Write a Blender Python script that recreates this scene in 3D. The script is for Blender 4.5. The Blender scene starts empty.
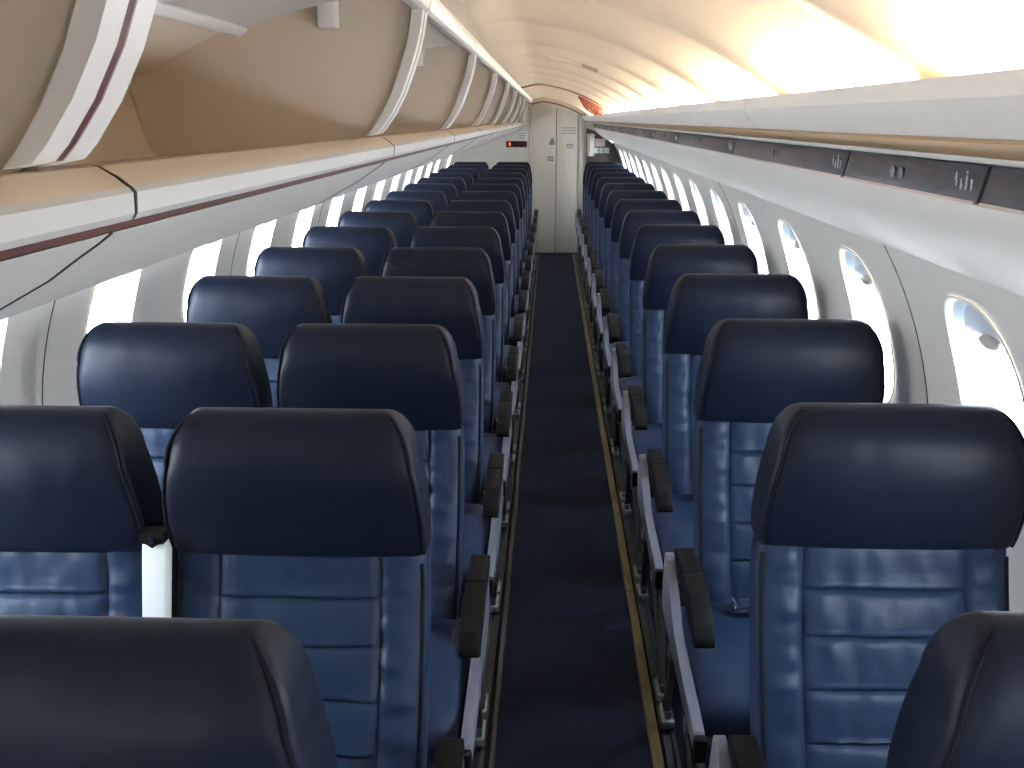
import bpy, bmesh, math, random
from mathutils import Vector, Matrix, noise
random.seed(4)
PI = math.pi
scene = bpy.context.scene
COL = scene.collection

# ------------------------------------------------------------------ helpers
def mat(name, color, rough=0.5, metal=0.0, spec=0.5, bumps=(), emit=None, estr=0.0, mottle=None, coat=0.0, sheen=0.0):
    m = bpy.data.materials.new(name); m.use_nodes = True
    nt = m.node_tree; b = nt.nodes['Principled BSDF']
    b.inputs['Base Color'].default_value = (*color, 1)
    b.inputs['Roughness'].default_value = rough
    b.inputs['Metallic'].default_value = metal
    b.inputs['Specular IOR Level'].default_value = spec
    if coat: b.inputs['Coat Weight'].default_value = coat; b.inputs['Coat Roughness'].default_value = 0.25
    if sheen: b.inputs['Sheen Weight'].default_value = sheen
    if emit:
        b.inputs['Emission Color'].default_value = (*emit, 1); b.inputs['Emission Strength'].default_value = estr
    tc = nt.nodes.new('ShaderNodeTexCoord')
    if mottle:                                   # (scale, amount, second colour)
        n = nt.nodes.new('ShaderNodeTexNoise'); n.inputs['Scale'].default_value = mottle[0]; n.inputs['Detail'].default_value = 4
        mp = nt.nodes.new('ShaderNodeMapping'); mp.inputs['Scale'].default_value = mottle[3] if len(mottle) > 3 else (1, 1, 1)
        nt.links.new(tc.outputs['Object'], mp.inputs['Vector']); nt.links.new(mp.outputs[0], n.inputs['Vector'])
        r = nt.nodes.new('ShaderNodeValToRGB')
        r.color_ramp.elements[0].position = .5 - mottle[1]; r.color_ramp.elements[1].position = .5 + mottle[1]
        r.color_ramp.elements[0].color = (*color, 1); r.color_ramp.elements[1].color = (*mottle[2], 1)
        nt.links.new(n.outputs['Fac'], r.inputs['Fac']); nt.links.new(r.outputs['Color'], b.inputs['Base Color'])
    prev = None
    for (sc, st, dist, stretch) in bumps:
        n = nt.nodes.new('ShaderNodeTexNoise'); n.inputs['Scale'].default_value = sc; n.inputs['Detail'].default_value = 3
        mp = nt.nodes.new('ShaderNodeMapping'); mp.inputs['Scale'].default_value = stretch
        nt.links.new(tc.outputs['Object'], mp.inputs['Vector']); nt.links.new(mp.outputs[0], n.inputs['Vector'])
        bp = nt.nodes.new('ShaderNodeBump'); bp.inputs['Strength'].default_value = st; bp.inputs['Distance'].default_value = dist
        nt.links.new(n.outputs['Fac'], bp.inputs['Height'])
        if prev: nt.links.new(prev.outputs[0], bp.inputs['Normal'])
        prev = bp
    if prev: nt.links.new(prev.outputs[0], b.inputs['Normal'])
    return m

class MB:
    def __init__(s): s.bm = bmesh.new()
    def face(s, vs):
        try: return s.bm.faces.new(vs)
        except ValueError: return None
    def box(s, x0, x1, y0, y1, z0, z1, bev=0.0, seg=2):
        vs = [s.bm.verts.new((x, y, z)) for z in (z0, z1) for y in (y0, y1) for x in (x0, x1)]
        fs = [(0, 1, 3, 2), (4, 6, 7, 5), (0, 4, 5, 1), (2, 3, 7, 6), (0, 2, 6, 4), (1, 5, 7, 3)]
        faces = [s.face([vs[i] for i in f]) for f in fs]
        if bev:
            es = list({e for f in faces for e in f.edges})
            bmesh.ops.bevel(s.bm, geom=es, offset=bev, segments=seg, affect='EDGES', profile=.5)
        return s
    def loft(s, rings, closed=True, cap0=True, cap1=True):
        R = [[s.bm.verts.new(p) for p in r] for r in rings]
        n = len(R[0])
        for a, b in zip(R, R[1:]):
            for i in range(n if closed else n - 1):
                j = (i + 1) % n
                s.face([a[i], a[j], b[j], b[i]])
        if cap0: s.face(R[0][::-1])
        if cap1: s.face(R[-1])
        return s
    def prism_y(s, poly, y0, y1, bev=0.0):       # (x,z) polygon extruded along y
        return s._pr([[(x, y0, z) for x, z in poly], [(x, y1, z) for x, z in poly]], bev)
    def prism_x(s, poly, x0, x1, bev=0.0):       # (y,z) polygon extruded along x
        return s._pr([[(x0, y, z) for y, z in poly], [(x1, y, z) for y, z in poly]], bev)
    def prism_z(s, poly, z0, z1, bev=0.0):
        return s._pr([[(x, y, z0) for x, y in poly], [(x, y, z1) for x, y in poly]], bev)
    def _pr(s, rings, bev):
        before = set(s.bm.faces)
        s.loft(rings)
        if bev:
            fs = [f for f in s.bm.faces if f not in before]
            es = list({e for f in fs for e in f.edges})
            bmesh.ops.bevel(s.bm, geom=es, offset=bev, segments=2, affect='EDGES', profile=.5)
        return s
    def tube(s, pts, r, n=8, closed=False):
        pts = [Vector(p) for p in pts]; rings = []
        N = len(pts); up = None
        for i, p in enumerate(pts):
            if closed: t = pts[(i + 1) % N] - pts[i - 1]
            else: t = pts[min(i + 1, N - 1)] - pts[max(i - 1, 0)]
            t.normalize()
            if up is None: up = Vector((0, 0, 1)) if abs(t.z) < .9 else Vector((1, 0, 0))
            a = t.cross(up); a.normalize(); up = a.cross(t); up.normalize()
            rr = r[i] if isinstance(r, (list, tuple)) else r
            rings.append([p + rr * (math.cos(2 * PI * k / n) * a + math.sin(2 * PI * k / n) * up) for k in range(n)])
        if closed: rings.append(rings[0])
        return s.loft(rings, True, not closed, not closed)
    def cyl(s, c, axis, r, h, n=16):
        c = Vector(c); ax = Vector(axis).normalized()
        return s.tube([c - ax * h / 2, c + ax * h / 2], r, n)
    def ell(s, c, rx, ry, rz, n=12, m=8):
        rings = []
        for j in range(1, m):
            a = PI * j / m
            rings.append([(c[0] + rx * math.sin(a) * math.cos(2 * PI * i / n), c[1] + ry * math.sin(a) * math.sin(2 * PI * i / n), c[2] - rz * math.cos(a)) for i in range(n)])
        return s.loft(rings)
    def build(s, name, m, parent=None, smooth=35, weld=False):
        if weld: bmesh.ops.remove_doubles(s.bm, verts=s.bm.verts, dist=1e-5)
        bmesh.ops.recalc_face_normals(s.bm, faces=s.bm.faces)
        me = bpy.data.meshes.new(name); s.bm.to_mesh(me); s.bm.free()
        me.materials.append(m)
        if smooth:
            for p in me.polygons: p.use_smooth = True
            me.set_sharp_from_angle(angle=math.radians(smooth))
        o = bpy.data.objects.new(name, me); COL.objects.link(o)
        if parent: o.parent = parent
        return o

def tag(o, label, cat, group=None, kind=None):
    o['label'] = label; o['category'] = cat
    if group: o['group'] = group
    if kind: o['kind'] = kind
    return o
def thing(name, label, cat, loc=(0, 0, 0), group=None, kind=None):
    o = bpy.data.objects.new(name, None); o.location = loc; o.empty_display_size = .05
    COL.objects.link(o)
    return tag(o, label, cat, group, kind)
def copy_tree(o, parent=None):
    c = o.copy(); COL.objects.link(c)
    if parent: c.parent = parent
    for ch in list(o.children): copy_tree(ch, c)
    return c
def text_mesh(txt, size, depth=.001):
    cu = bpy.data.curves.new('lettering', 'FONT'); cu.body = txt; cu.size = size; cu.extrude = depth
    cu.align_x = 'CENTER'; cu.align_y = 'CENTER'
    o = bpy.data.objects.new('lettering', cu); COL.objects.link(o)
    dg = bpy.context.evaluated_depsgraph_get(); dg.update()
    me = bpy.data.meshes.new_from_object(o.evaluated_get(dg))
    bpy.data.objects.remove(o)
    return me
ORD = ['first', 'second', 'third', 'fourth', 'fifth', 'sixth', 'seventh', 'eighth', 'ninth', 'tenth', 'eleventh',
       'twelfth', 'thirteenth', 'fourteenth', 'fifteenth', 'sixteenth', 'seventeenth', 'eighteenth', 'nineteenth', 'twentieth']

# ------------------------------------------------------------------ materials
WR = [(6.5, .42, .012, (1, 1, 1.5)), (420, .10, .001, (1, 1, 1))]
M = {}
M['leather'] = mat('navy_leather', (.010, .0225, .052), .46, spec=.27, bumps=WR, mottle=(6, .25, (.013, .028, .063)))
M['leather_head'] = mat('navy_leather_headrest', (.0045, .0085, .0190), .46, spec=.18, bumps=[(9, .22, .006, (1, 1, 1.5)), (420, .10, .001, (1, 1, 1))])
M['piping'] = mat('dark_piping', (.005, .006, .012), .7, spec=.12)
M['pad'] = mat('armrest_plastic', (.0045, .0045, .005), .6, spec=.12, bumps=[(300, .15, .001, (1, 1, 1))])
M['grey_plastic'] = mat('grey_side_plastic', (.115, .125, .15), .45)
M['white_plastic'] = mat('white_arm_plastic', (.78, .80, .78), .35)
M['alu'] = mat('brushed_aluminium', (.30, .31, .33), .34, metal=.9)
M['leg_metal'] = mat('dull_leg_metal', (.085, .088, .095), .42, metal=.7)
M['dark_metal'] = mat('dark_steel', (.06, .06, .065), .4, metal=.6)
M['chrome'] = mat('chrome', (.85, .85, .86), .12, metal=1)
M['webbing'] = mat('belt_webbing', (.012, .013, .018), .7, bumps=[(500, .3, .001, (1, 1, 1))])
M['carpet'] = mat('navy_aisle_carpet', (.011, .016, .034), .95, spec=.15, bumps=[(700, .5, .003, (1, 1, 1))], mottle=(60, .3, (.015, .019, .034)))
M['wall'] = mat('warm_white_liner', (.80, .77, .70), .45, bumps=[(260, .04, .001, (1, 1, 1))])
M['ceiling'] = mat('cream_ceiling_liner', (.48, .415, .345), .5)
M['ledge'] = mat('cream_ledge_plastic', (.78, .74, .66), .4)
M['bin_in'] = mat('bin_lining_beige', (.68, .60, .50), .6, bumps=[(200, .05, .001, (1, 1, 1))])
M['bin_frame'] = mat('bin_frame_plastic', (.72, .71, .68), .35)
M['bin_lip'] = mat('bin_lip_plastic', (.76, .73, .67), .35)
M['maroon'] = mat('maroon_seal', (.07, .022, .018), .5)
M['panel'] = mat('service_panel_plastic', (.82, .79, .71), .4)
M['psu_dark'] = mat('dark_service_panel', (.040, .038, .050), .3, mottle=(3, .2, (.075, .072, .09), (1, 6, 60)))  # stretched bluish streaks in the colour stand in for reflections
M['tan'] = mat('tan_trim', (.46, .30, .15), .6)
M['rail_sheen'] = mat('painted_sheen_rail', (.70, .56, .52), .3)  # pale pink puts the glossy reflection on the lower lip into the colour
M['fairing'] = mat('fairing_plastic', (.64, .61, .57), .42)
M['reveal'] = mat('window_reveal_grey', (.22, .26, .30), .5)
M['lip_beige'] = mat('lip_beige', (.58, .49, .38), .45)
M['lip_grey'] = mat('lip_grey', (.46, .47, .46), .4)
M['icon'] = mat('white_pictogram_print', (.75, .75, .75), .5)
M['seam'] = mat('dark_joint', (.02, .02, .02), .7)
M['door'] = mat('door_laminate', (.72, .67, .56), .38)
M['door_frame'] = mat('door_frame_metal', (.60, .58, .52), .35, metal=.3)
M['brown'] = mat('brown_gasket', (.16, .075, .03), .6)
M['bulkhead'] = mat('bulkhead_laminate', (.74, .72, .64), .4)
M['taupe'] = mat('taupe_partition', (.085, .068, .058), .6)
M['handset'] = mat('cream_handset', (.80, .77, .66), .35)
M['card'] = mat('pinkish_card', (.66, .56, .54), .5)
M['label'] = mat('white_label', (.78, .78, .76), .5)
M['grey_print'] = mat('grey_print', (.16, .16, .16), .5)
M['black_red'] = mat('sign_dark_lens', (.035, .006, .006), .2)
M['red_lit'] = mat('red_lit_glyph', (.6, .02, .02), .4, emit=(1, .06, .04), estr=3.0)
M['exit_lit'] = mat('exit_sign_lens', (.13, .014, .010), .35, emit=(1, .08, .03), estr=.02)
M['exit_orange'] = mat('exit_sign_edge', (.30, .09, .03), .35, emit=(1, .25, .05), estr=.02)
M['exit_letter'] = mat('exit_letters', (.025, .003, .003), .5)
M['strip'] = mat('glow_strip_yellow', (.20, .165, .065), .45, mottle=(25, .15, (.12, .085, .03), (1, .25, 1)))
M['strip_grey'] = mat('worn_strip_grey', (.055, .05, .042), .45)
M['shade'] = mat('window_shade_plastic', (.62, .65, .72), .5)
M['shade_handle'] = mat('shade_handle_plastic', (.50, .47, .42), .5)
M['tube'] = mat('fluorescent_tube', (.9, .9, .85), .4, emit=(1.0, .84, .60), estr=135.0)
M['vent'] = mat('vent_grey', (.12, .12, .12), .5)
g = bpy.data.materials.new('window_acrylic'); g.use_nodes = True
nt = g.node_tree; nt.nodes.clear()
o_ = nt.nodes.new('ShaderNodeOutputMaterial'); mx = nt.nodes.new('ShaderNodeMixShader')
tr = nt.nodes.new('ShaderNodeBsdfTransparent'); gl = nt.nodes.new('ShaderNodeBsdfGlossy')
gl.inputs['Roughness'].default_value = .03; mx.inputs[0].default_value = .05
tr.inputs['Color'].default_value = (.95, .97, .98, 1)
nt.links.new(tr.outputs[0], mx.inputs[1]); nt.links.new(gl.outputs[0], mx.inputs[2]); nt.links.new(mx.outputs[0], o_.inputs[0])
M['glass'] = g

# ------------------------------------------------------------------ cabin numbers
CX, CZ, RW = -.26, .77, 1.075
Y0, Y1 = -1.5, 12.15
PITCH = .735
def wall_x(z, s, off=0.0):
    r = RW + off
    return CX + s * math.sqrt(max(0.0, r * r - (z - CZ) ** 2))
def ceil_z(x):
    c = .77 + math.sqrt(1.065 ** 2 - (x + .26) ** 2)
    t = min(1, max(0, (x + .30) / .16)); t = t * t * (3 - 2 * t)
    return c - (1 - t) * .032

# floor
tag(MB().box(-1.04, .52, Y0, 12.2, -.03, 0).build('floor', M['carpet']), 'dark navy carpet floor of the cabin and its narrow aisle', 'floor', kind='structure')

# ------------------------------------------------------------------ side walls with window openings
WZ, WH, WW, WE = 1.06, .195, .152, 2.9
def sup(a, w, h):
    c, s = math.cos(a), math.sin(a)
    return (math.copysign(abs(c) ** (2 / WE), c) * w, math.copysign(abs(s) ** (2 / WE), s) * h)
def side_wall(s, ycs, seams, name, label, PITCH):
    mb = MB(); ZB, ZT, ZTOP = .62, 1.42, 1.56
    NA = 56
    def P(y, z): return (wall_x(z, s), y, z)
    edges = sorted(ycs)
    def strip(y0, y1, z0, z1, n):
        rows = [[P(y0, z0 + (z1 - z0) * i / n), P(y1, z0 + (z1 - z0) * i / n)] for i in range(n + 1)]
        mb.loft([list(r) for r in rows], closed=False, cap0=False, cap1=False)
    bounds = []
    for yc in edges:
        a, b = yc - PITCH / 2, yc + PITCH / 2
        bounds.append((a, b))
        strip(a, b, 0.0, ZB, 14); strip(a, b, ZT, ZTOP, 6)
        rings = []
        for t in (0, .06, .18, .36, .6, .8, 1):
            ring = []
            for k in range(NA):
                an = 2 * PI * (k + .5) / NA
                hy, hz = sup(an, WW, WH)
                # rectangle boundary along direction
                dx, dz = math.cos(an), math.sin(an)
                hw_r, hw_l, zu, zd = b - yc, yc - a, ZT - WZ, WZ - ZB
                ty = (hw_r if dx > 0 else hw_l) / max(abs(dx), 1e-9); tz = (zu if dz > 0 else zd) / max(abs(dz), 1e-9)
                tt = min(ty, tz); ry, rz = dx * tt, dz * tt
                ring.append(P(yc + hy + (ry - hy) * t, WZ + hz + (rz - hz) * t))
            rings.append(ring)
        mb.loft(rings, True, False, False)
        # corners of the rectangle
        last = rings[-1]
        for (cy, cz) in ((a, ZB), (b, ZB), (b, ZT), (a, ZT)):
            near = sorted(last, key=lambda q: (q[1] - cy) ** 2 + (q[2] - cz) ** 2)[:2]
            if all(abs(q[1] - cy) + abs(q[2] - cz) > 1e-6 for q in near):
                mb.face([mb.bm.verts.new(q) for q in (P(cy, cz), near[0], near[1])])
    lo, hi = bounds[0][0], bounds[-1][1]
    strip(Y0, lo, 0, ZTOP, 34); strip(hi, Y1, 0, ZTOP, 34)
    # upper hull behind bins / panels
    zs = [ZTOP + (1.845 - ZTOP) * i / 12 for i in range(13)]
    top = []
    if s < 0:
        rows = [[(wall_x(z, s), Y0, z), (wall_x(z, s), Y1, z)] for z in zs[:-1]] + [[(-.29, Y0, 1.842), (-.29, Y1, 1.842)]]
    else:
        rows = [[(wall_x(ZTOP, s), Y0, ZTOP), (wall_x(ZTOP, s), Y1, ZTOP)], [(.40, Y0, ceil_z(.40) + .012), (.40, Y1, ceil_z(.40) + .012)]]
    mb.loft(rows, False, False, False)
    w = mb.build(name, M['wall'], smooth=50, weld=True)
    tag(w, label, 'wall', kind='structure')
    for q in seams:
        js = MB(); pts = [(wall_x(z, s, -.0012), z) for z in [0.02 + (1.42 - .02) * i / 40 for i in range(41)]]
        js.loft([[(x, q - .0018, z), (x, q + .0018, z), (x + s * .004, q + .0018, z), (x + s * .004, q - .0018, z)] for x, z in pts])
        js.build('panel_joint', M['seam'], w)
    return w
WL = [2.70 + .738 * (k - 5) for k in range(2, 17)]
WRt = [1.83 + PITCH * (k - 4) for k in range(2, 18)]
seamL = [2.70 - .738 / 2 + .738 * 2 * k for k in range(-1, 7)]
seamR = [1.83 + PITCH / 2 + PITCH * 3 * k for k in range(-1, 5)]
side_wall(-1, [1.0 * y for y in WL], seamL, 'wall_left', 'curved off white sidewall liner left of the aisle', .738)
side_wall(1, WRt, seamR, 'wall_right', 'curved off white sidewall liner right of the aisle', PITCH)

def make_window(s, yc):
    root = bpy.data.objects.new('window_0', None); COL.objects.link(root); root.location = (0, yc, 0)
    NA = 56
    def P(dy, dz, off): z = WZ + dz; return (wall_x(z, s, off), dy, z)
    prof = [(1.035, -.0015), (1.025, -.0045), (1.0, -.004), (.985, .008), (.955, .030), (.94, .040)]
    rings = [[P(*[c * k for c in sup(2 * PI * (i + .5) / NA, WW, WH)], off) for i in range(NA)] for k, off in prof]
    fo = MB().loft(rings[:4], True, False, False).build('window_frame', M['wall'], root, smooth=60)
    MB().loft(rings[3:], True, False, False).build('reveal', M['reveal'], fo, smooth=60)
    r2 = [[P(*[c * k for c in sup(2 * PI * (i + .5) / NA, WW, WH)], .037) for i in range(NA)] for k in (.95, .6, .3)]
    MB().loft(r2, True, False, True).build('pane', M['glass'], root, smooth=60)
    # pulled-up shade at the top of the opening
    sh = MB(); rows = []
    zlo = WH * .63
    for i in range(7):
        dz = zlo + (WH * .93 - zlo) * i / 6
        half = WW * .93 * (max(0, 1 - (dz / WH / .955) ** WE)) ** (1 / WE)
        rows.append([P(half * (-1 + 2 * j / 10), dz, .027) for j in range(11)])
    sh.loft(rows, False, False, False)
    so = sh.build('shade', M['shade'], root)
    md = so.modifiers.new('thick', 'SOLIDIFY'); md.thickness = .003
    hb = MB(); hx, _, hz = P(0, zlo - .004, .018)
    hb.ell((hx, 0, hz), .009, .044, .013)
    hb.build('shade_handle', M['shade_handle'], so)
    return root
n = 0
for s, ys, sd in ((-1, WL, 'left'), (1, WRt, 'right')):
    proto = None
    for i, y in enumerate(ys):
        if proto is None: proto = make_window(s, y); o = proto
        else: o = copy_tree(proto)
        o.location = (0, y, 0); n += 1
        o.name = 'window_%d' % n
        tag(o, '%s bright rounded window along the %s sidewall, counted from the front' % (ORD[i], sd), 'window', kind='structure')

# ------------------------------------------------------------------ ceiling
mb = MB(); rows = []
xs = [-.30 + .76 * i / 40 for i in range(41)]
LAMP = [1.20 + .745 * (k - 4) for k in range(0, 19)]       # joints between ceiling panels / lamps
def ridge(y):
    d = min(abs(y - q) for q in LAMP)
    return .012 * math.exp(-(d / .05) ** 2)
ys = []
y = Y0
while y < Y1:
    ys.append(y); y += .018 if min(abs(y - q) for q in LAMP) < .11 else .08
ys.append(Y1)
mb.loft([[(x - .0 * x, yy, ceil_z(x) - ridge(yy) * min(1, max(0, (x + .30) / .2))) for x in xs] for yy in ys], False, False, False)
c = mb.build('ceiling', M['ceiling'], smooth=60)
tag(c, 'arched cream ceiling with faint cross ribs above the aisle', 'ceiling', kind='structure')
md = c.modifiers.new('thick', 'SOLIDIFY'); md.thickness = .008; md.offset = 1

# end walls
def disc(x0, x1, zlo=0.0, n=40):
    pts = []
    for i in range(n + 1):
        x = x0 + (x1 - x0) * i / n
        z = min(.77 + math.sqrt(max(0.0, 1.06 ** 2 - (x + .26) ** 2)), 1.84)
        pts.append((x, z))
    return pts
poly = disc(-1.31, .79) + [(.48, 0), (-1.0, 0)]
tag(MB().prism_y(poly, 12.14, 12.18).build('wall_back', M['bulkhead'], smooth=0), 'cream rear end wall around the lavatory door', 'wall', kind='structure')
# front end wall (behind the viewpoint)
tag(MB().prism_y(disc(-1.31, .79) + [(.48, 0), (-1.0, 0)], Y0 - .03, Y0).build('wall_front', M['taupe'], smooth=0), 'front end wall behind the viewpoint', 'wall', kind='structure')

# rear left bulkhead
pl = disc(-1.30, -.318)
poly = pl + [(-.318, 0), (-.99, 0)]
tag(MB().prism_y(poly, 12.08, 12.12).build('wall_back_left', M['bulkhead'], smooth=0), 'pale cream bulkhead behind the last left seats', 'wall', kind='structure')
# rear right taupe partition
poly = [(.352, 0), (.352, 1.478)] + [(.45, 1.445), (.56, 1.36), (.70, 1.292), (.74, 1.24), (.79, 1.05), (.802, .8), (.77, .5), (.66, .25), (.48, 0)]
tag(MB().prism_y(poly, 12.0, 12.03).build('wall_back_right', M['taupe'], smooth=0), 'dark taupe partition behind the last right seats', 'wall', kind='structure')

# header arch over the door
n_ = 24; xa = [-.33 + .70 * i / n_ for i in range(n_ + 1)]
poly = [(x, ceil_z(x) + .004) for x in xa] + [(x, ceil_z(x) - .046) for x in xa[::-1]]
tag(MB().prism_y(poly, 11.98, 12.10).build('trim_5', M['ceiling'], smooth=50), 'cream arched header over the rear door', 'trim', kind='structure')

# lavatory door
dr = thing('door_1', 'cream two leaf folding lavatory door at the far end of the aisle', 'door', (0, 12.07, 0), kind='structure')
def leaf(x0, x1, name):
    xx = [x0 + (x1 - x0) * i / 10 for i in range(11)]
    poly = [(x, ceil_z(x) - .062) for x in xx] + [(x1, .012), (x0, .012)]
    return MB().prism_y(poly, -.012, .012, .003).build(name, M['door'], dr, smooth=40)
leaf(-.290, -.004, 'door_panel'); dl2 = leaf(.004, .262, 'door_panel')
fm = MB(); fm.box(.266, .335, -.03, .01, 0, ceil_z(.3) - .06, .004); fm.box(-.316, -.294, -.02, .01, 0, ceil_z(-.3) - .05, .004)
fm.build('door_frame', M['door_frame'], dr)
gk = MB(); gk.tube([(x, -.014, ceil_z(x) - .054) for x in [-.30 + .60 * i / 24 for i in range(25)]], .008, 6)
gk.build('top_gasket', M['brown'], dr)
MB().box(-.003, .003, -.006, .010, .01, 1.70).build('centre_gap', M['seam'], dr)
h = MB(); h.prism_y([(-.085, 1.30), (-.062, 1.355), (-.045, 1.37), (-.028, 1.355), (-.01, 1.30), (-.014, 1.285), (-.08, 1.285)], -.020, -.012, .003); ho = h.build('door_handle', M['alu'], dr)
h = MB(); h.box(-.10, -.03, -.0145, -.012, 1.10, 1.15); h.build('door_label', M['grey_print'], dr)
h = MB()
for k in range(4): h.box(-.09 + .014 * k, -.083 + .014 * k, -.016, -.0145, 1.11, 1.14)
h.build('lettering', M['label'], dr)
h = MB(); h.box(.125, .20, -.0145, -.012, 1.245, 1.295); h.build('door_label', M['grey_print'], dr)
h = MB()
for k in range(3): h.box(.135 + .022 * k, .147 + .022 * k, -.016, -.0145, 1.252, 1.278); h.ell((.141 + .022 * k, -.015, 1.284), .005, .001, .005, 8, 4)
h.build('pictogram', M['label'], dr)
h = MB()
for k, (a, b) in enumerate(((.055, .235), (.07, .235), (.055, .225))): h.box(a, b, -.014, -.012, 1.475 - .03 * k, 1.482 - .03 * k)
h.build('lettering', M['grey_print'], dr)

# signs on the rear left bulkhead
sg = thing('occupied_sign', 'small dark red lit sign on the cream rear bulkhead', 'sign', (-.47, 12.079, 1.292))
MB().box(-.125, .125, -.045, 0, -.036, .036, .012).build('sign_box', M['black_red'], sg)
h = MB(); h.box(-.085, -.070, -.0475, -.0455, -.018, .018); h.box(-.092, -.085, -.0475, -.0455, .006, .012); h.build('lit_glyph', M['red_lit'], sg)
sg = thing('wall_placard', 'small pale placard above the dark red sign on the rear bulkhead', 'placard', (-.40, 12.079, 1.385))
MB().box(-.06, .06, -.006, 0, -.05, .05, .002).build('plate', M['label'], sg)
h = MB()
for k in range(3): h.box(-.045, .045 - .01 * k, -.0075, -.006, .025 - .025 * k, .033 - .025 * k)
h.build('lettering', M['grey_print'], sg)
# interphone handset, card and labels on the right
hs = thing('interphone_handset', 'cream interphone handset hanging beside the rear door', 'handset', (.405, 11.999, 1.285))
h = MB(); h.box(-.045, .045, -.02, 0, -.13, .13, .008); h.build('cradle', M['handset'], hs)
h = MB(); h.loft([[(w * math.cos(2 * PI * i / 14), -.034 - d + .016 * math.sin(2 * PI * i / 14), z) for i in range(14)] for z, w, d in ((-.125, .024, .0), (-.118, .034, .004), (-.075, .034, .004), (-.05, .024, .0), (.05, .024, .0), (.075, .034, .004), (.118, .034, .004), (.125, .024, 0))])
h.build('receiver', M['handset'], hs)
h = MB(); h.tube([(.0, -.03, -.13), (.01, -.035, -.17), (-.012, -.035, -.21), (.012, -.03, -.25), (-.01, -.02, -.29), (0, -.004, -.32)], .006, 8); h.build('cord', M['dark_metal'], hs)
cd = thing('notice_card', 'pale pinkish card on the dark taupe rear partition', 'card', (.515, 11.999, 1.312))
MB().box(-.06, .06, -.008, 0, -.045, .045, .002).build('card_face', M['card'], cd)
for k in range(3):
    lb = thing('switch_label', ['left', 'middle', 'right'][k] + ' white label of the row of three under the pinkish card', 'label', (.476 + .06 * k, 11.999, 1.222), group='white labels on the rear partition')
    MB().box(-.026, .026, -.008, 0, -.032, .032, .002).build('plate', M['label'], lb)
    h = MB(); h.box(.008, .016, -.0095, -.008, -.02, .02); h.build('mark', M['grey_print'], lb)

# ------------------------------------------------------------------ right-hand cove ledge, lamps, service panels
ledge = [(.300, 1.618), (.3005, 1.598), (.304, 1.591), (.306, 1.586), (.326, 1.563), (.418, 1.5415), (.424, 1.5415), (.44, 1.556), (.34, 1.574), (.312, 1.584), (.309, 1.618)]
cuts = [Y0 + .01, 1.957, 4.93, 7.91, 11.97]
for k in range(4):
    o = MB().prism_y(ledge, cuts[k] + (.0018 if k else 0), cuts[k + 1] - .0018).build('trim_%d' % (k + 1), M['ledge'], smooth=25)
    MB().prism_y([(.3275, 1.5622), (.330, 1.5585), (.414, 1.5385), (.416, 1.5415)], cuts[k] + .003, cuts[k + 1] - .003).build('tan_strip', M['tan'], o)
    tag(o, '%s length of cream light ledge along the right, counted from the front' % ORD[k], 'trim', kind='structure')
    if k: MB().prism_y([(x + .0015 * (1 if x < .35 else -1), z - .001) for x, z in ledge], cuts[k] - .0016, cuts[k] + .0016).build('joint', M['seam'], o)
nl = 0
for k in range(len(LAMP) - 1):
    a, b = LAMP[k] + .045, LAMP[k + 1] - .045
    if a < -.4 or b > 11.95: continue
    t = thing('fluorescent_lamp', '%s glowing cove lamp hidden behind the right ledge, counted from the front' % ORD[nl], 'lamp', (.365, (a + b) / 2, 1.582), group='cove lamps behind the right ledge')
    nl += 1
    L = (b - a) / 2
    h = MB(); h.cyl((0, 0, .016), (0, 1, 0), .008, 2 * L - .06, 10); h.build('lamp_tube', M['tube'], t)
    for sg_ in (-1, 1):
        h = MB(); h.box(-.012, .012, sg_ * L - .03, sg_ * L + .03, .0, .028, .002); h.build('lamp_holder', M['ledge'], t)

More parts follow.
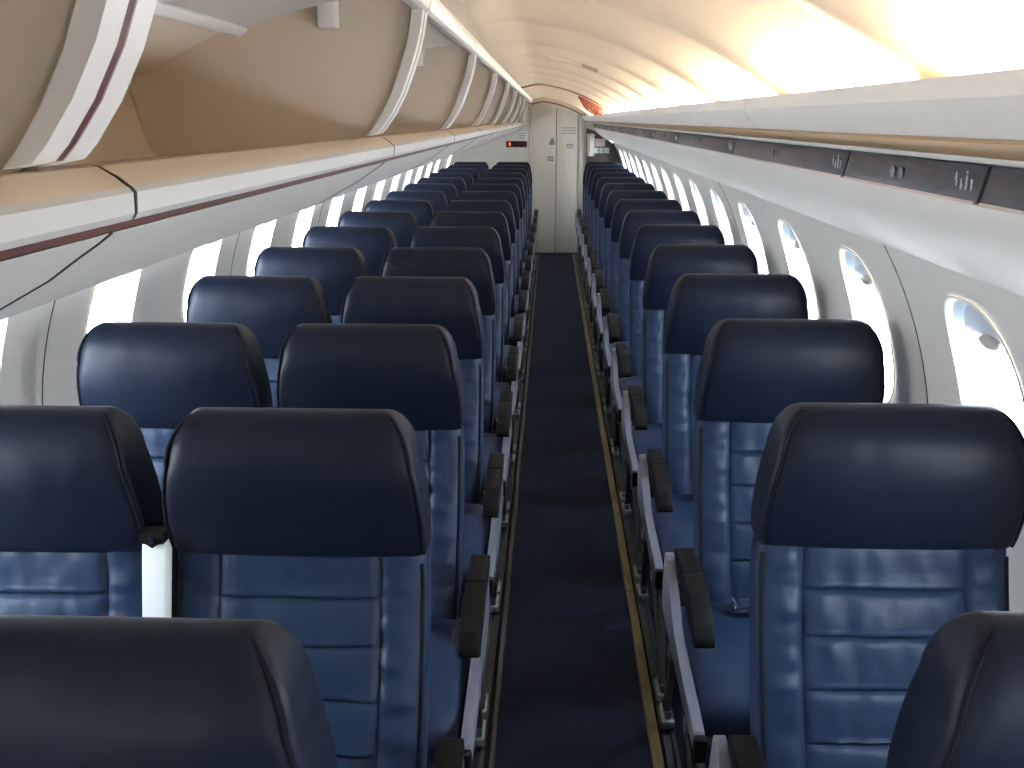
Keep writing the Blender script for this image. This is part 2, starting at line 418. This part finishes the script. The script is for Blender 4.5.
# light panel below the service strip down to the window wall
rp = [(.426, 1.5405), (.434, 1.531), (.452, 1.524), (.447, 1.484), (.4225, 1.4845), (.426, 1.476), (.436, 1.462), (.455, 1.442), (.49, 1.413), (.55, 1.374), (.63, 1.332), (.700, 1.2985), (.722, 1.288),
      (.722, 1.294), (.705, 1.304), (.635, 1.338), (.56, 1.38), (.50, 1.42), (.47, 1.446), (.462, 1.48), (.464, 1.53), (.44, 1.545)]
o = MB().prism_y(rp, Y0 + .01, 11.998).build('trim_6', M['panel'], smooth=25)
tag(o, 'long light grey panel between right windows and dark service strip', 'trim', kind='structure')
psu_y = [-.9, .08, 1.16, 1.70, 2.74, 3.95, 4.85, 5.95, 6.9, 7.95, 8.9, 9.95, 10.9, 11.94]
def pictos(mbx, x, y, z, sc, k):
    # little white figures: bent seated figure, child, standing figure, seat sign
    def bar(y0, z0, y1, z1, w): # thin bar in the panel plane; y grows to the left as seen
        d = Vector((0, y1 - y0, z1 - z0)); nrm = Vector((0, -d.z, d.y)).normalized() * w / 2
        p = [Vector((x, y + y0 * sc, z + z0 * sc)), Vector((x, y + y1 * sc, z + z1 * sc))]
        q = [p[0] + nrm * sc, p[1] + nrm * sc, p[1] - nrm * sc, p[0] - nrm * sc]
        mbx.loft([[tuple(v + Vector((-.0005, 0, 0))) for v in q], [tuple(v + Vector((-.0015, 0, 0))) for v in q]])
    if k == 0: bar(.0, .9, .1, .35, .16); bar(.1, .35, -.12, .3, .14); bar(-.12, .3, -.08, -.1, .12); bar(.12, .55, -.08, .6, .1)
    if k == 1: bar(0, .45, 0, -.35, .12); bar(0, .1, -.18, .05, .12); bar(-.18, .05, -.15, -.35, .12); bar(0, -.35, -.15, -.35, .1)
    if k == 2: bar(0, .75, 0, -.5, .2); bar(0, 1.05, 0, .85, .18); bar(-.06, .1, -.12, -.6, .1)
    if k == 3: bar(0, .5, -.02, -.5, .14); bar(.12, .35, 0, .5, .12)
for k in range(len(psu_y) - 1):
    a, b = psu_y[k] + .004, psu_y[k + 1] - .004
    t = thing('service_strip', '%s dark passenger service strip along the right side, counted from the front' % ORD[k], 'service panel', (.43, a, 1.507), group='dark service strips along the right side')
    prof = [(.001, .0215), (-.0085, -.0205), (.012, -.0205), (.018, .0215)]
    MB().prism_y(prof, 0, b - a, .0015).build('strip_body', M['psu_dark'], t)
    h = MB(); h.prism_y([(-.0098, -.0185), (-.0105, -.0215), (.005, -.0215), (.005, -.0185)], .004, b - a - .004); h.build('lower_rail', M['rail_sheen'], t)
    sc = .0165
    for q, dy in enumerate((.072, .057, .041, .026)):
        h = MB(); pictos(h, -.0042, dy, -.003, sc, q); po = h.build('pictogram', M['icon'], t)
    h = MB(); h.cyl((-.0042, (b - a) * .5, .0), (1, 0, 0), .009, .003, 14); h.cyl((-.0042, (b - a) * .5 + .035, .0), (1, 0, 0), .009, .003, 14); h.build('reading_light_button', M['psu_dark'], t)

# ------------------------------------------------------------------ left: overhead bins and service panels
binY = [-.66, .65, 1.90, 3.16, 4.42, 5.68, 6.94, 8.20, 9.46, 10.72, 12.06]
bincurve = [(-.297, 1.772), (-.303, 1.735), (-.312, 1.70), (-.324, 1.665), (-.340, 1.625), (-.358, 1.592), (-.378, 1.564), (-.388, 1.5535)]
def bin_unit(y0, y1, label):
    t = thing('overhead_bin', label, 'luggage bin', (0, y0, 0), group='open overhead bins along the left')
    L = y1 - y0; g_ = .006
    # shell: ceiling, back wall and floor of the compartment
    inner = [(-.318, 1.790)] + [(x, .77 + math.sqrt(1.045 ** 2 - (x + .26) ** 2)) for x in (-.36, -.42, -.5, -.58, -.66, -.74, -.80)] + [(-.838, 1.655), (-.842, 1.62), (-.818, 1.53), (-.800, 1.512), (-.60, 1.516), (-.425, 1.5285)]
    outer = [(-.425, 1.519), (-.60, 1.505), (-.806, 1.50), (-.828, 1.52), (-.852, 1.615), (-.850, 1.668)] + [(x, .77 + math.sqrt(1.056 ** 2 - (x + .26) ** 2)) for x in (-.80, -.74, -.66, -.58, -.5, -.42, -.36)] + [(-.318, 1.803)]
    MB().prism_y(inner + outer, g_, L - g_).build('bin_shell', M['bin_in'], t, smooth=35)
    # end partitions
    part = [(-.318, 1.788)] + [(x, z) for x, z in [(a - .016, b) for a, b in bincurve[1:]]] + [(-.42, 1.53), (-.60, 1.518), (-.80, 1.514), (-.818, 1.53), (-.84, 1.62), (-.836, 1.655), (-.80, 1.667), (-.74, 1.694), (-.66, 1.735), (-.58, 1.764), (-.5, 1.786), (-.42, 1.80), (-.36, 1.803)]
    part = [(x, z) if x > -.355 or z < 1.645 else (x, min(1.803, .77 + math.sqrt(1.05 ** 2 - (x + .26) ** 2))) if x > -.81 else (x - .006, z + .004) for x, z in part]
    MB().prism_y(part, g_, g_ + .011).build('bin_partition', M['bin_in'], t, smooth=0)
    pf = MB().prism_y(part, L - g_ - .011, L - g_).build('bin_partition', M['bin_in'], t, smooth=0)
    # front frame: two curved uprights and the top rail
    def upright(ya, yb):
        rings = [[(x + .004, ya, z), (x + .004, yb, z), (x - .016, yb, z - .004), (x - .016, ya, z - .004)] for x, z in bincurve]
        return MB().loft(rings)
    upright(g_, g_ + .030).build('frame_upright', M['bin_frame'], t, smooth=40)
    upright(L - g_ - .030, L - g_).build('frame_upright', M['bin_frame'], t, smooth=40)
    MB().prism_y([(-.283, 1.803), (-.281, 1.788), (-.286, 1.772), (-.296, 1.768), (-.316, 1.772), (-.318, 1.803)], g_, L - g_, .002).build('top_rail', M['bin_frame'], t)
    # door slid up under the compartment roof, with its pale edge and pivot arm
    dp = [(x, .77 + math.sqrt(1.028 ** 2 - (x + .26) ** 2)) for x in (-.335, -.40, -.46, -.52, -.57, -.615)]
    dq = [(x, .77 + math.sqrt(1.034 ** 2 - (x + .26) ** 2)) for x in (-.615, -.57, -.52, -.46, -.40, -.335)]
    d = MB().prism_y(dp + dq, .05, L - .05).build('bin_door', M['bin_door'], t, smooth=35)
    ze = .77 + math.sqrt(1.025 ** 2 - (.36) ** 2)
    MB().prism_y([(-.600, ze + .003), (-.618, ze - .010), (-.628, ze - .006), (-.606, ze + .010)], .06, L - .06, .004).build('door_edge', M['bin_frame'], d)
    h = MB(); h.box(-.482, -.446, L - .052, L - .017, 1.735, 1.79, .007); h.build('pivot_arm', M['bin_frame'], t)
    h = MB()
    xx = -.835
    h.prism_y([(-.8395, 1.565), (-.8365, 1.565), (-.839, 1.645), (-.842, 1.645)], L * .62, L * .62 + .045, .001)
    h.build('hinge_plate', M['bin_lip'], t)
    if y1 < 12:
        h = MB(); h.loft([[(x + .003, L - .0055, z), (x + .003, L + .0055, z), (x - .014, L + .0055, z), (x - .014, L - .0055, z)] for x, z in bincurve]); h.build('gap_seal', M['maroon'], t)
    return t
M['bin_door'] = mat('bin_door_grey', (.50, .48, .46), .4)
bt = ['nearest open overhead bin, cut off by the left edge of the photo', 'second open overhead bin from the front, with a pale pivot arm showing at the top', 'third open overhead bin from the front, left of the aisle']
for k in range(len(binY) - 1):
    bin_unit(binY[k], binY[k + 1], bt[k] if k < 3 else '%s open overhead bin along the left, counted from the front' % ORD[k])
lip = [(-.402, 1.5470), (-.397, 1.5462), (-.385, 1.5388), (-.375, 1.5308), (-.3725, 1.5272), (-.3735, 1.5124), (-.376, 1.5085), (-.385, 1.507), (-.395, 1.512), (-.402, 1.53)]
lc = [Y0 + .02] + [.735 + 1.26 * k for k in range(0, 9)] + [12.06]
for k in range(len(lc) - 1):
    a, b = lc[k] + .0025, lc[k + 1] - .0025
    t = thing('bin_ledge', '%s length of cream lip along the foot of the left bins, from the front' % ORD[k], 'ledge', (0, a, 0), group='cream lips along the left bins')
    MB().prism_y(lip, 0, b - a).build('ledge_lip', M['lip_beige'], t, smooth=22)
    MB().prism_y([(-.3755, 1.5318), (-.3718, 1.5275), (-.3724, 1.5124), (-.3755, 1.5075), (-.380, 1.508), (-.377, 1.528)], 0, b - a).build('ledge_trim', M['lip_grey'], t, smooth=22)
    if k: MB().prism_y([(x + .0016 if x > -.39 else x, z) for x, z in lip[:7]] + [(-.395, 1.515), (-.40, 1.53)], -.0045, -.0005).build('ledge_joint', M['seam'], t)
MB().prism_y([(-.3885, 1.5068), (-.3915, 1.4985), (-.400, 1.4985), (-.400, 1.508)], Y0 + .02, 12.06).build('trim_7', M['maroon'])
tag(bpy.data.objects['trim_7'], 'thin maroon seal line under the overhead bins', 'trim', kind='structure')
lp = [(-.3925, 1.4975), (-.404, 1.489), (-.42, 1.4785), (-.445, 1.461), (-.470, 1.4475), (-.490, 1.4365), (-.520, 1.419), (-.560, 1.404), (-.600, 1.393), (-.66, 1.382), (-.80, 1.360), (-1.0, 1.322), (-1.195, 1.285)]
pcuts = [Y0 + .02] + [.734 + 1.26 * k for k in range(-1, 9)] + [12.06]
for k in range(len(pcuts) - 1):
    a, b = pcuts[k] + .002, pcuts[k + 1] - .002
    t = thing('cabin_fairing', '%s pale curved fairing under the left bins, counted from the front' % ORD[k], 'fairing', (0, a, 0), group='pale fairings under the left bins')
    MB().prism_y(lp + [(-1.195, 1.295), (-1.0, 1.332), (-.80, 1.370), (-.66, 1.392), (-.60, 1.403), (-.56, 1.414), (-.525, 1.428), (-.495, 1.444), (-.474, 1.456), (-.449, 1.4695), (-.424, 1.487), (-.405, 1.4975)], 0, b - a).build('fairing_face', M['fairing'], t, smooth=35)
    h = MB(); h.prism_y([(x + .0006, z - .0008) for x, z in lp] + [(x - .002, z + .006) for x, z in lp[::-1]], -.0042, .0); h.build('panel_joint', M['seam'], t)

# ------------------------------------------------------------------ ceiling arch, EXIT sign, vent
YA = 7.5
xa = [-.285 + .62 * i / 30 for i in range(31)]
poly = [(x, ceil_z(x) + .002) for x in xa] + [(x, ceil_z(x) - .010) for x in xa[::-1]]
tag(MB().prism_y(poly, YA - .02, YA + .02).build('trim_8', M['brown'], smooth=50), 'thin brown arch across the ceiling at the exit sign', 'trim', kind='structure')
ex = thing('exit_sign', 'red illuminated EXIT sign hanging from the ceiling arch', 'sign', (0, YA - .025, 0))
top = [(.13 + .20 * i / 10, ceil_z(.13 + .20 * i / 10) - .017) for i in range(11)]
low = []
for i in range(11):
    x, z = top[i]; t_ = i / 10
    dpt = .005 + .066 * math.sin(min(1, t_ * 1.6) * PI / 2) - (.035 * max(0, t_ - .8) / .2)
    low.append((x - .45 * dpt, z - .89 * dpt))
MB().prism_y(top + low[::-1], -.02, .012, .003).build('sign_lens', M['exit_lit'], ex, smooth=40)
eb = [low[i] for i in range(5, 11)]; eb2 = [(top[i][0] * .25 + low[i][0] * .75, top[i][1] * .25 + low[i][1] * .75) for i in range(5, 11)]
MB().prism_y(eb2 + eb[::-1], -.0225, -.0205).build('sign_edge', M['exit_orange'], ex)
me = text_mesh('EXIT', .062, .001); me.materials.append(M['exit_letter'])
lo = bpy.data.objects.new('lettering', me); COL.objects.link(lo); lo.parent = ex
cxm, czm = (top[6][0] + low[6][0]) / 2, (top[6][1] + low[6][1]) / 2
lo.location = (cxm, -.0225, czm); lo.rotation_euler = (PI / 2, math.radians(27), 0)
vt = thing('ceiling_vent', 'small grey vent slot in the cream ceiling above the aisle', 'vent', (0, 4.05, 0))
h = MB(); h.loft([[(x, -.022, ceil_z(x) - .002), (x, .022, ceil_z(x) - .002), (x, .018, ceil_z(x) - .012), (x, -.018, ceil_z(x) - .012)] for x in (.055, .075, .10, .115)]); h.build('vent_grille', M['vent'], vt)
h = MB(); h.loft([[(x, -.012, ceil_z(x) - .001), (x, .012, ceil_z(x) - .001), (x, .008, ceil_z(x) - .007), (x, -.008, ceil_z(x) - .007)] for x in (-.07, -.02, .02, .053)]); h.build('vent_cover', M['ceiling'], vt)

# ------------------------------------------------------------------ floor strips and seat tracks
for (x0, x1, m, nm) in ((.208, .238, 'strip', 'yellowed'), (-.207, -.190, 'strip_grey', 'greyish')):
    cuts = [-1.4 + 2.26 * k for k in range(6)] + [11.95]
    for k in range(len(cuts) - 1):
        o = MB().prism_y([(x0, .001), (x0 + .003, .011), (x1 - .003, .011), (x1, .001)], cuts[k] + .003, cuts[k + 1] - .003).build('floor_marking_strip', M[m], smooth=0)
        tag(o, '%s length of %s marking strip on the %s edge of the aisle, from the front' % (ORD[k], nm, 'right' if x0 > 0 else 'left'), 'floor strip', group='marking strips along the %s aisle edge' % ('right' if x0 > 0 else 'left'))
for nm, xc in (('right', .262), ('left', -.236), ('far left', -.985)):
    t = thing('seat_track', 'silver seat rail in the floor under the %s seats' % {'right': 'right aisle edge of the single', 'left': 'aisle edge of the left double', 'far left': 'window side of the left double'}[nm], 'rail', (xc, -1.4, 0))
    MB().prism_y([(-.019, .001), (-.017, .012), (-.007, .012), (-.006, .005), (.006, .005), (.007, .012), (.017, .012), (.019, .001)], 0, 13.3).build('rail', M['leg_metal'], t, smooth=20)

# ------------------------------------------------------------------ seats
def rring(w, yf, yb, r, z, nf=33, disp=None, zslope=0.0, cx=0.0):
    """rounded-rectangle ring, front side (towards -y) first"""
    r = min(r, w * .95, (yb - yf) * .49); P = []
    for i in range(nf):
        u = (-1 + 2 * i / (nf - 1)) * (w - r)
        P.append((u, yf + (disp(u, z) if disp else 0)))
    for i in range(1, 5):
        a = -PI / 2 + PI / 2 * i / 5; P.append((w - r + r * math.cos(a), yf + r + r * math.sin(a)))
    P.append((w, yf + r)); P.append((w, (yf + yb) / 2)); P.append((w, yb - r))
    for i in range(1, 5):
        a = PI / 2 * i / 5; P.append((w - r + r * math.cos(a), yb - r + r * math.sin(a)))
    for i in range(7):
        P.append(((w - r) * (1 - 2 * i / 6), yb))
    for i in range(1, 5):
        a = PI / 2 + PI / 2 * i / 5; P.append((-w + r + r * math.cos(a), yb - r + r * math.sin(a)))
    P.append((-w, yb - r)); P.append((-w, (yf + yb) / 2)); P.append((-w, yf + r))
    for i in range(1, 5):
        a = PI + PI / 2 * i / 5; P.append((-w + r + r * math.cos(a), yf + r + r * math.sin(a)))
    return [(x + cx, y, z) for x, y in P]
def lerp_tab(tab, z):
    for (z0, *a), (z1, *b) in zip(tab, tab[1:]):
        if z0 <= z <= z1:
            t = (z - z0) / (z1 - z0); t = t * t * (3 - 2 * t) if len(tab) < 3 else t
            return [p + (q - p) * t for p, q in zip(a, b)]
    return list(tab[-1][1:]) if z > tab[-1][0] else list(tab[0][1:])
BACK = [(.40, .206, -.165, -.050), (.50, .214, -.128, -.012), (.60, .2165, -.088, .026), (.72, .2175, -.046, .055), (.82, .2170, -.014, .075), (.90, .213, .0, .075)]
SEAM_U = .139
CH = [.372, .458, .543, .628, .713, .790, .872]
def back_disp(u, z):
    d = 0.0
    au = abs(u)
    vg = math.exp(-((au - SEAM_U) / .0045) ** 2)
    d += .0065 * vg
    if au < SEAM_U:
        e = 1 - (au / SEAM_U) ** 8
        for a, b in zip(CH, CH[1:]):
            if a <= z <= b:
                t = (z - a) / (b - a)
                d -= .0050 * (1 - (2 * t - 1) ** 4) * e
        d += .0032 * noise.noise(Vector((u * 30 + z * 6, z * 9, 2.2))) * e
        for c_ in CH:
            d += .005 * math.exp(-((z - c_) / .0035) ** 2) * e
            d -= .0030 * math.exp(-((z - c_ - .008) / .004) ** 2) * e
    else:
        t = (au - SEAM_U) / (.20 - SEAM_U)
        d -= .006 * max(0, 1 - (2 * t - 1) ** 2)
        d += .0055 * noise.noise(Vector((u * 9, z * 38, 3.1)))
    d += .0045 * noise.noise(Vector((u * 11 + 5, z * 13, 1.7))) + .0022 * noise.noise(Vector((u * 45, z * 20, 7.7)))
    return d
HEAD = [(.866, .2165, -.010, .080), (.885, .2180, -.020, .082), (.93, .2180, -.036, .078), (.975, .2140, -.047, .073), (1.01, .2085, -.052, .069), (1.032, .2035, -.052, .066)]
def head_disp(u, z):
    bow = -.010 * (1 - (u / .2) ** 2)
    return bow + .0030 * noise.noise(Vector((u * 7, z * 9, 4.4))) + .0015 * noise.noise(Vector((u * 30, z * 9, 9.1)))
def seat_place(root, cx, aisle, cl=None, cr=None):
    """backrest, headrest, cushion and belt of one place"""
    rings = []; z = .385
    while z <= .8801:
        w, yf, yb = lerp_tab(BACK, z); rings.append(rring(w, yf, yb, .026, z, 45, back_disp, cx=cx)); z += .0045
    b = MB().loft(rings).build('backrest', M['leather'], root, smooth=60)
    # headrest
    rings = []
    w, yf, yb = lerp_tab(HEAD, .869)
    rings.append(rring(w - .003, yf + .009, yb - .006, .02, .8665, 33, None, cx=cx))
    zz = [.867, .869, .873, .880, .888] + [.90 + (1.032 - .90) * i / 14 for i in range(15)]
    for z in zz:
        w, yf, yb = lerp_tab(HEAD, z); k = {.867: .0016, .869: .0006, .873: .0001}.get(z, 0)
        rings.append(rring(w - k, yf + k, yb - k, .019, z, 33, head_disp, cx=cx))
    w, yf, yb = HEAD[-1][1:]
    rz = .086
    for i in range(1, 15):
        a = PI / 2 * i / 14; ins = 1 - math.cos(a)
        d = (yb - yf) / 2
        rings.append(rring(w - .052 * ins ** .9, yf + d * .93 * ins, yb - d * .93 * ins, .019 * (1 - ins) + .004, 1.032 + rz * math.sin(a), 33,
                           (lambda u, z_, q=ins: head_disp(u, z_) * (1 - q)), cx=cx))
    hd = MB().loft(rings).build('headrest', M['leather_head'], b, smooth=70)
    # piping along the front edges
    for s in (-1, 1):
        pts = []
        z = .40
        while z < .864:
            w, yf, yb = lerp_tab(BACK, z); pts.append((cx + s * (w - .0065), yf + .0065, z)); z += .03
        MB().tube(pts, .0038, 6).build('piping', M['piping'], b)
        pts = []
        for z in [.872 + (1.032 - .872) * i / 8 for i in range(9)]:
            w, yf, yb = lerp_tab(HEAD, z); pts.append((cx + s * (w - .0045), yf + .0045, z))
        w, yf, yb = HEAD[-1][1:]; d = (yb - yf) / 2
        for i in range(1, 12):
            a = PI / 2 * i / 14; ins = 1 - math.cos(a)
            pts.append((cx + s * (w - .052 * ins ** .9 - .0042), yf + d * .93 * ins + .0035, 1.032 + rz * math.sin(a) - .001))
        MB().tube(pts, .0032, 6).build('headrest_piping', M['piping'], b)
    # cushion
    if cl is None: cl, cr = cx - .203, cx + .203
    sec = [(-.12, .362), (-.12, .43), (-.16, .452), (-.22, .458), (-.36, .466), (-.48, .468), (-.535, .462), (-.570, .445), (-.585, .418), (-.585, .375), (-.575, .362)]
    rings = []
    for i in range(21):
        u = -1 + 2 * i / 20; e = 1 - abs(u) ** 10
        x = (cl + cr) / 2 + (cr - cl) / 2 * u
        rings.append([(x, -.345 + (y + .345) * (.965 + .035 * e), .40 + (z - .40) * (.72 + .28 * e) + (.006 * (1 - u * u) if z > .44 else 0) - (.004 * math.exp(-((abs(u) - .72) / .02) ** 2) if z > .44 else 0)) for y, z in sec])
    cu = MB().loft(rings).build('seat_cushion', M['leather'], root, smooth=60)
    # belt: strap and buckle lying over the cushion
    zt = .476
    side = -aisle
    h = MB()
    pts = [(cx - aisle * .205, -.13, .455), (cx - aisle * .17, -.17, zt + .006), (cx - aisle * .08, -.215, zt + .003), (cx + aisle * .02, -.235, zt + .003), (cx + aisle * .09, -.225, zt + .004)]
    rings = [[(p[0], p[1] - .022, p[2]), (p[0], p[1] + .022, p[2]), (p[0], p[1] + .022, p[2] + .004), (p[0], p[1] - .022, p[2] + .004)] for p in pts]
    sb = h.loft(rings).build('seat_belt', M['webbing'], root, smooth=60)
    h = MB(); h.box(cx + aisle * .12 - .03, cx + aisle * .12 + .03, -.252, -.198, zt + .002, zt + .018, .004); h.build('buckle', M['chrome'], sb)
    pts = [(cx + aisle * .205, -.13, .455), (cx + aisle * .185, -.17, zt + .004), (cx + aisle * .155, -.215, zt + .004)]
    return b
def arm_pad(root, x0, x1, inner, dy=.03):
    prof = [(y * .94 + dy - .005, z) for y, z in [(-.17, .580), (-.17, .606), (-.185, .613), (-.33, .617), (-.336, .6155), (-.339, .611), (-.343, .6165), (-.35, .618), (-.43, .615), (-.475, .604), (-.515, .584), (-.540, .562), (-.546, .548), (-.535, .540), (-.44, .552), (-.30, .570)]]
    a = MB().prism_x(prof, x0, x1, .004).build('armrest', M['pad'], root, smooth=40)
    for y, z in ((-.455 * .94 + dy, .578), (-.42, .606)):
        h = MB(); h.cyl((inner, y, z), (1, 0, 0), .0075, .008, 12); h.build('recline_button', M['chrome'], a)
        break
    return a
def side_panel(root, x0, x1, dy=0.0):
    prof = [(-.10, .577), (-.145, .575), (-.20, .535), (-.28, .495), (-.34, .474), (-.44, .463), (-.55, .457), (-.635, .450), (-.647, .440), (-.647, .413), (-.630, .406), (-.40, .414), (-.20, .420), (-.08, .425), (-.08, .50)]
    prof = [(y + dy, z) for y, z in prof]
    a = MB().prism_x(prof, x0, x1, .003).build('side_panel', M['grey_plastic'], root, smooth=40)
    h = MB(); h.box(x0 - .002, x1 + .002, -.667 + dy, -.644 + dy, .400, .451, .006); h.build('end_cap', M['pad'], a)
    return a
def leg_set(root, x, frame=True):
    for (ya, za, yb, zb, w) in ((-.50, .40, -.575, .035, .024), (-.10, .40, .02, .035, .026)):
        h = MB()
        d = Vector((0, yb - ya, zb - za)).normalized(); nn = Vector((0, -d.z, d.y)) * w / 2
        q = [Vector((0, ya, za)) + nn, Vector((0, yb, zb)) + nn * 1.3, Vector((0, yb, zb)) - nn * 1.3, Vector((0, ya, za)) - nn]
        h.loft([[(x - .008, p.y, p.z) for p in q], [(x + .008, p.y, p.z) for p in q]])
        lg = h.build('leg', M['leg_metal'], root, smooth=30)
        h = MB(); h.box(x - .017, x + .017, yb - .045, yb + .045, .0135, .040, .005); h.cyl((x, yb - .028, .05), (0, 0, 1), .009, .022, 10); h.cyl((x, yb + .028, .05), (0, 0, 1), .009, .022, 10)
        h.build('track_fitting', M['alu'], lg)
    h = MB(); h.tube([(x, -.12, .36), (x, -.54, .10)], .009, 8); h.build('brace', M['dark_metal'], root)
    h = MB(); h.box(x - .012, x + .012, -.56, .04, .340, .365, .003); h.build('spreader', M['dark_metal'], root)
def frame_beams(root, x0, x1):
    for y in (-.46, -.16):
        h = MB(); h.tube([(x0, y, .322), (x1, y, .322)], .019, 12); h.build('cross_beam', M['alu'], root)
def raised_armrest(root, x):
    h = MB(); h.prism_x([(-.020, .905), (-.008, .885), (-.10, .53), (-.125, .53), (-.040, .884), (-.036, .905)], x - .020, x + .020, .003)
    a = h.build('centre_armrest', M['white_plastic'], root, smooth=40)
    h = MB(); h.prism_x([(.018, .91), (.020, .885), (-.072, .53), (-.097, .53), (-.0055, .883), (-.016, .908)], x - .0205, x + .0205, .004); h.build('armrest_pad', M['pad'], a)
    h = MB(); h.loft([[(x + dx, y, z) for dx, z in ((-.0205, .917), (.0205, .917), (.0205, .899), (.010, .897), (0, .890), (-.010, .897), (-.0205, .899))] for y in (-.0455, -.014)]); h.build('armrest_cap', M['pad'], a)
    h = MB(); h.cyl((x, -.047, .904), (0, 1, 0), .005, .006, 12); h.build('bolt', M['chrome'], a)

def make_double(label):
    root = thing('double_seat', label, 'seat', (0, 0, 0), group='navy leather double seats left of the aisle')
    seat_place(root, -.484, 1, -.690, -.231); seat_place(root, -.956, 1)
    arm_pad(root, -.238, -.195, -.2395); side_panel(root, -.2225, -.2005)
    raised_armrest(root, -.7195)
    arm_pad(root, -1.226, -1.190, -1.188)
    leg_set(root, -.236); leg_set(root, -.985)
    frame_beams(root, -1.16, -.215)
    return root
def make_single(label):
    root = thing('single_seat', label, 'seat', (0, 0, 0), group='navy leather single seats right of the aisle')
    seat_place(root, .520, -1, .250, .722)
    arm_pad(root, .236, .279, .2805, -.012); side_panel(root, .219, .241, -.035)
    arm_pad(root, .750, .772, .749)
    leg_set(root, .262); leg_set(root, .455)
    frame_beams(root, .235, .665)
    return root
ROWL = [.826, 1.541, 2.242, 2.960, 3.663, 4.403, 5.150, 5.89, 6.65, 7.43, 8.20, 8.98, 9.75, 10.52, 11.29]
ROWR = [.870, 1.608, 2.338, 3.058, 3.80, 4.525, 5.245, 6.00, 6.77, 7.55, 8.32, 9.10, 9.86, 10.62, 11.36]
def lab(side, k):
    kind = 'double' if side == 'left' else 'single'
    if k == 0: return 'navy leather %s seat %s of the aisle, nearest the camera, only its headrest top showing' % (kind, side)
    if k == len(ROWL) - 1: return 'navy leather %s seat %s of the aisle, last row before the rear wall' % (kind, side)
    return 'navy leather %s seat %s of the aisle, %s row from the camera' % (kind, side, ORD[k])
for side, rows, mk in (('left', ROWL, make_double), ('right', ROWR, make_single)):
    proto = None
    for k, yy in enumerate(rows):
        if proto is None: proto = mk(lab(side, k)); o = proto
        else: o = copy_tree(proto)
        o['label'] = lab(side, k)
        o.location = ((-.014 if side == 'left' else .0) if k == 0 else 0, yy, 0)

# ------------------------------------------------------------------ daylight
w = bpy.data.worlds.new('World'); scene.world = w; w.use_nodes = True
nt = w.node_tree; nt.nodes.clear()
out = nt.nodes.new('ShaderNodeOutputWorld'); bg = nt.nodes.new('ShaderNodeBackground')
tc = nt.nodes.new('ShaderNodeTexCoord'); sp = nt.nodes.new('ShaderNodeSeparateXYZ'); rp_ = nt.nodes.new('ShaderNodeValToRGB'); mr = nt.nodes.new('ShaderNodeMapRange')
nt.links.new(tc.outputs['Generated'], sp.inputs[0]); nt.links.new(sp.outputs['Z'], mr.inputs['Value'])
mr.inputs['From Min'].default_value = -1; mr.inputs['From Max'].default_value = 1
nt.links.new(mr.outputs[0], rp_.inputs['Fac'])
els = rp_.color_ramp.elements
els[0].position = 0; els[0].color = (.62, .63, .66, 1)
els[1].position = 1; els[1].color = (.55, .72, 1, 1)
e = els.new(.49); e.color = (.66, .71, .78, 1)
e = els.new(.52); e.color = (.89, .95, 1, 1)
nt.links.new(rp_.outputs[0], bg.inputs['Color']); bg.inputs['Strength'].default_value = 28.0
nt.links.new(bg.outputs[0], out.inputs[0])

# ------------------------------------------------------------------ camera
cam = bpy.data.cameras.new('camera'); co = bpy.data.objects.new('camera', cam); COL.objects.link(co)
f = 990.; Fv = Vector((551 - 512, 119 - 384, f)).normalized()
Uv = Fv.cross(Vector((1, 0, 0))).normalized()
if Uv.y > 0: Uv = -Uv
Rv = Uv.cross(Fv).normalized()
if Rv.x < 0: Rv = -Rv
xa_ = Vector((Rv.x, Fv.x, Uv.x)); up_ = -Vector((Rv.y, Fv.y, Uv.y)); bk = -Vector((Rv.z, Fv.z, Uv.z))
co.matrix_world = Matrix(((xa_.x, up_.x, bk.x, -.064), (xa_.y, up_.y, bk.y, 0), (xa_.z, up_.z, bk.z, 1.58), (0, 0, 0, 1)))
cam.sensor_width = 36; cam.lens = f / 1024 * 36; cam.clip_start = .02
scene.camera = co
vs = scene.view_settings
vs.view_transform = 'Standard'; vs.look = 'None'; vs.exposure = .66; vs.gamma = 1; vs.use_curve_mapping = False
scene.cycles.use_denoising = True
scene.cycles.max_bounces = 14; scene.cycles.diffuse_bounces = 8; scene.cycles.transparent_max_bounces = 12
scene.cycles.sample_clamp_indirect = 6
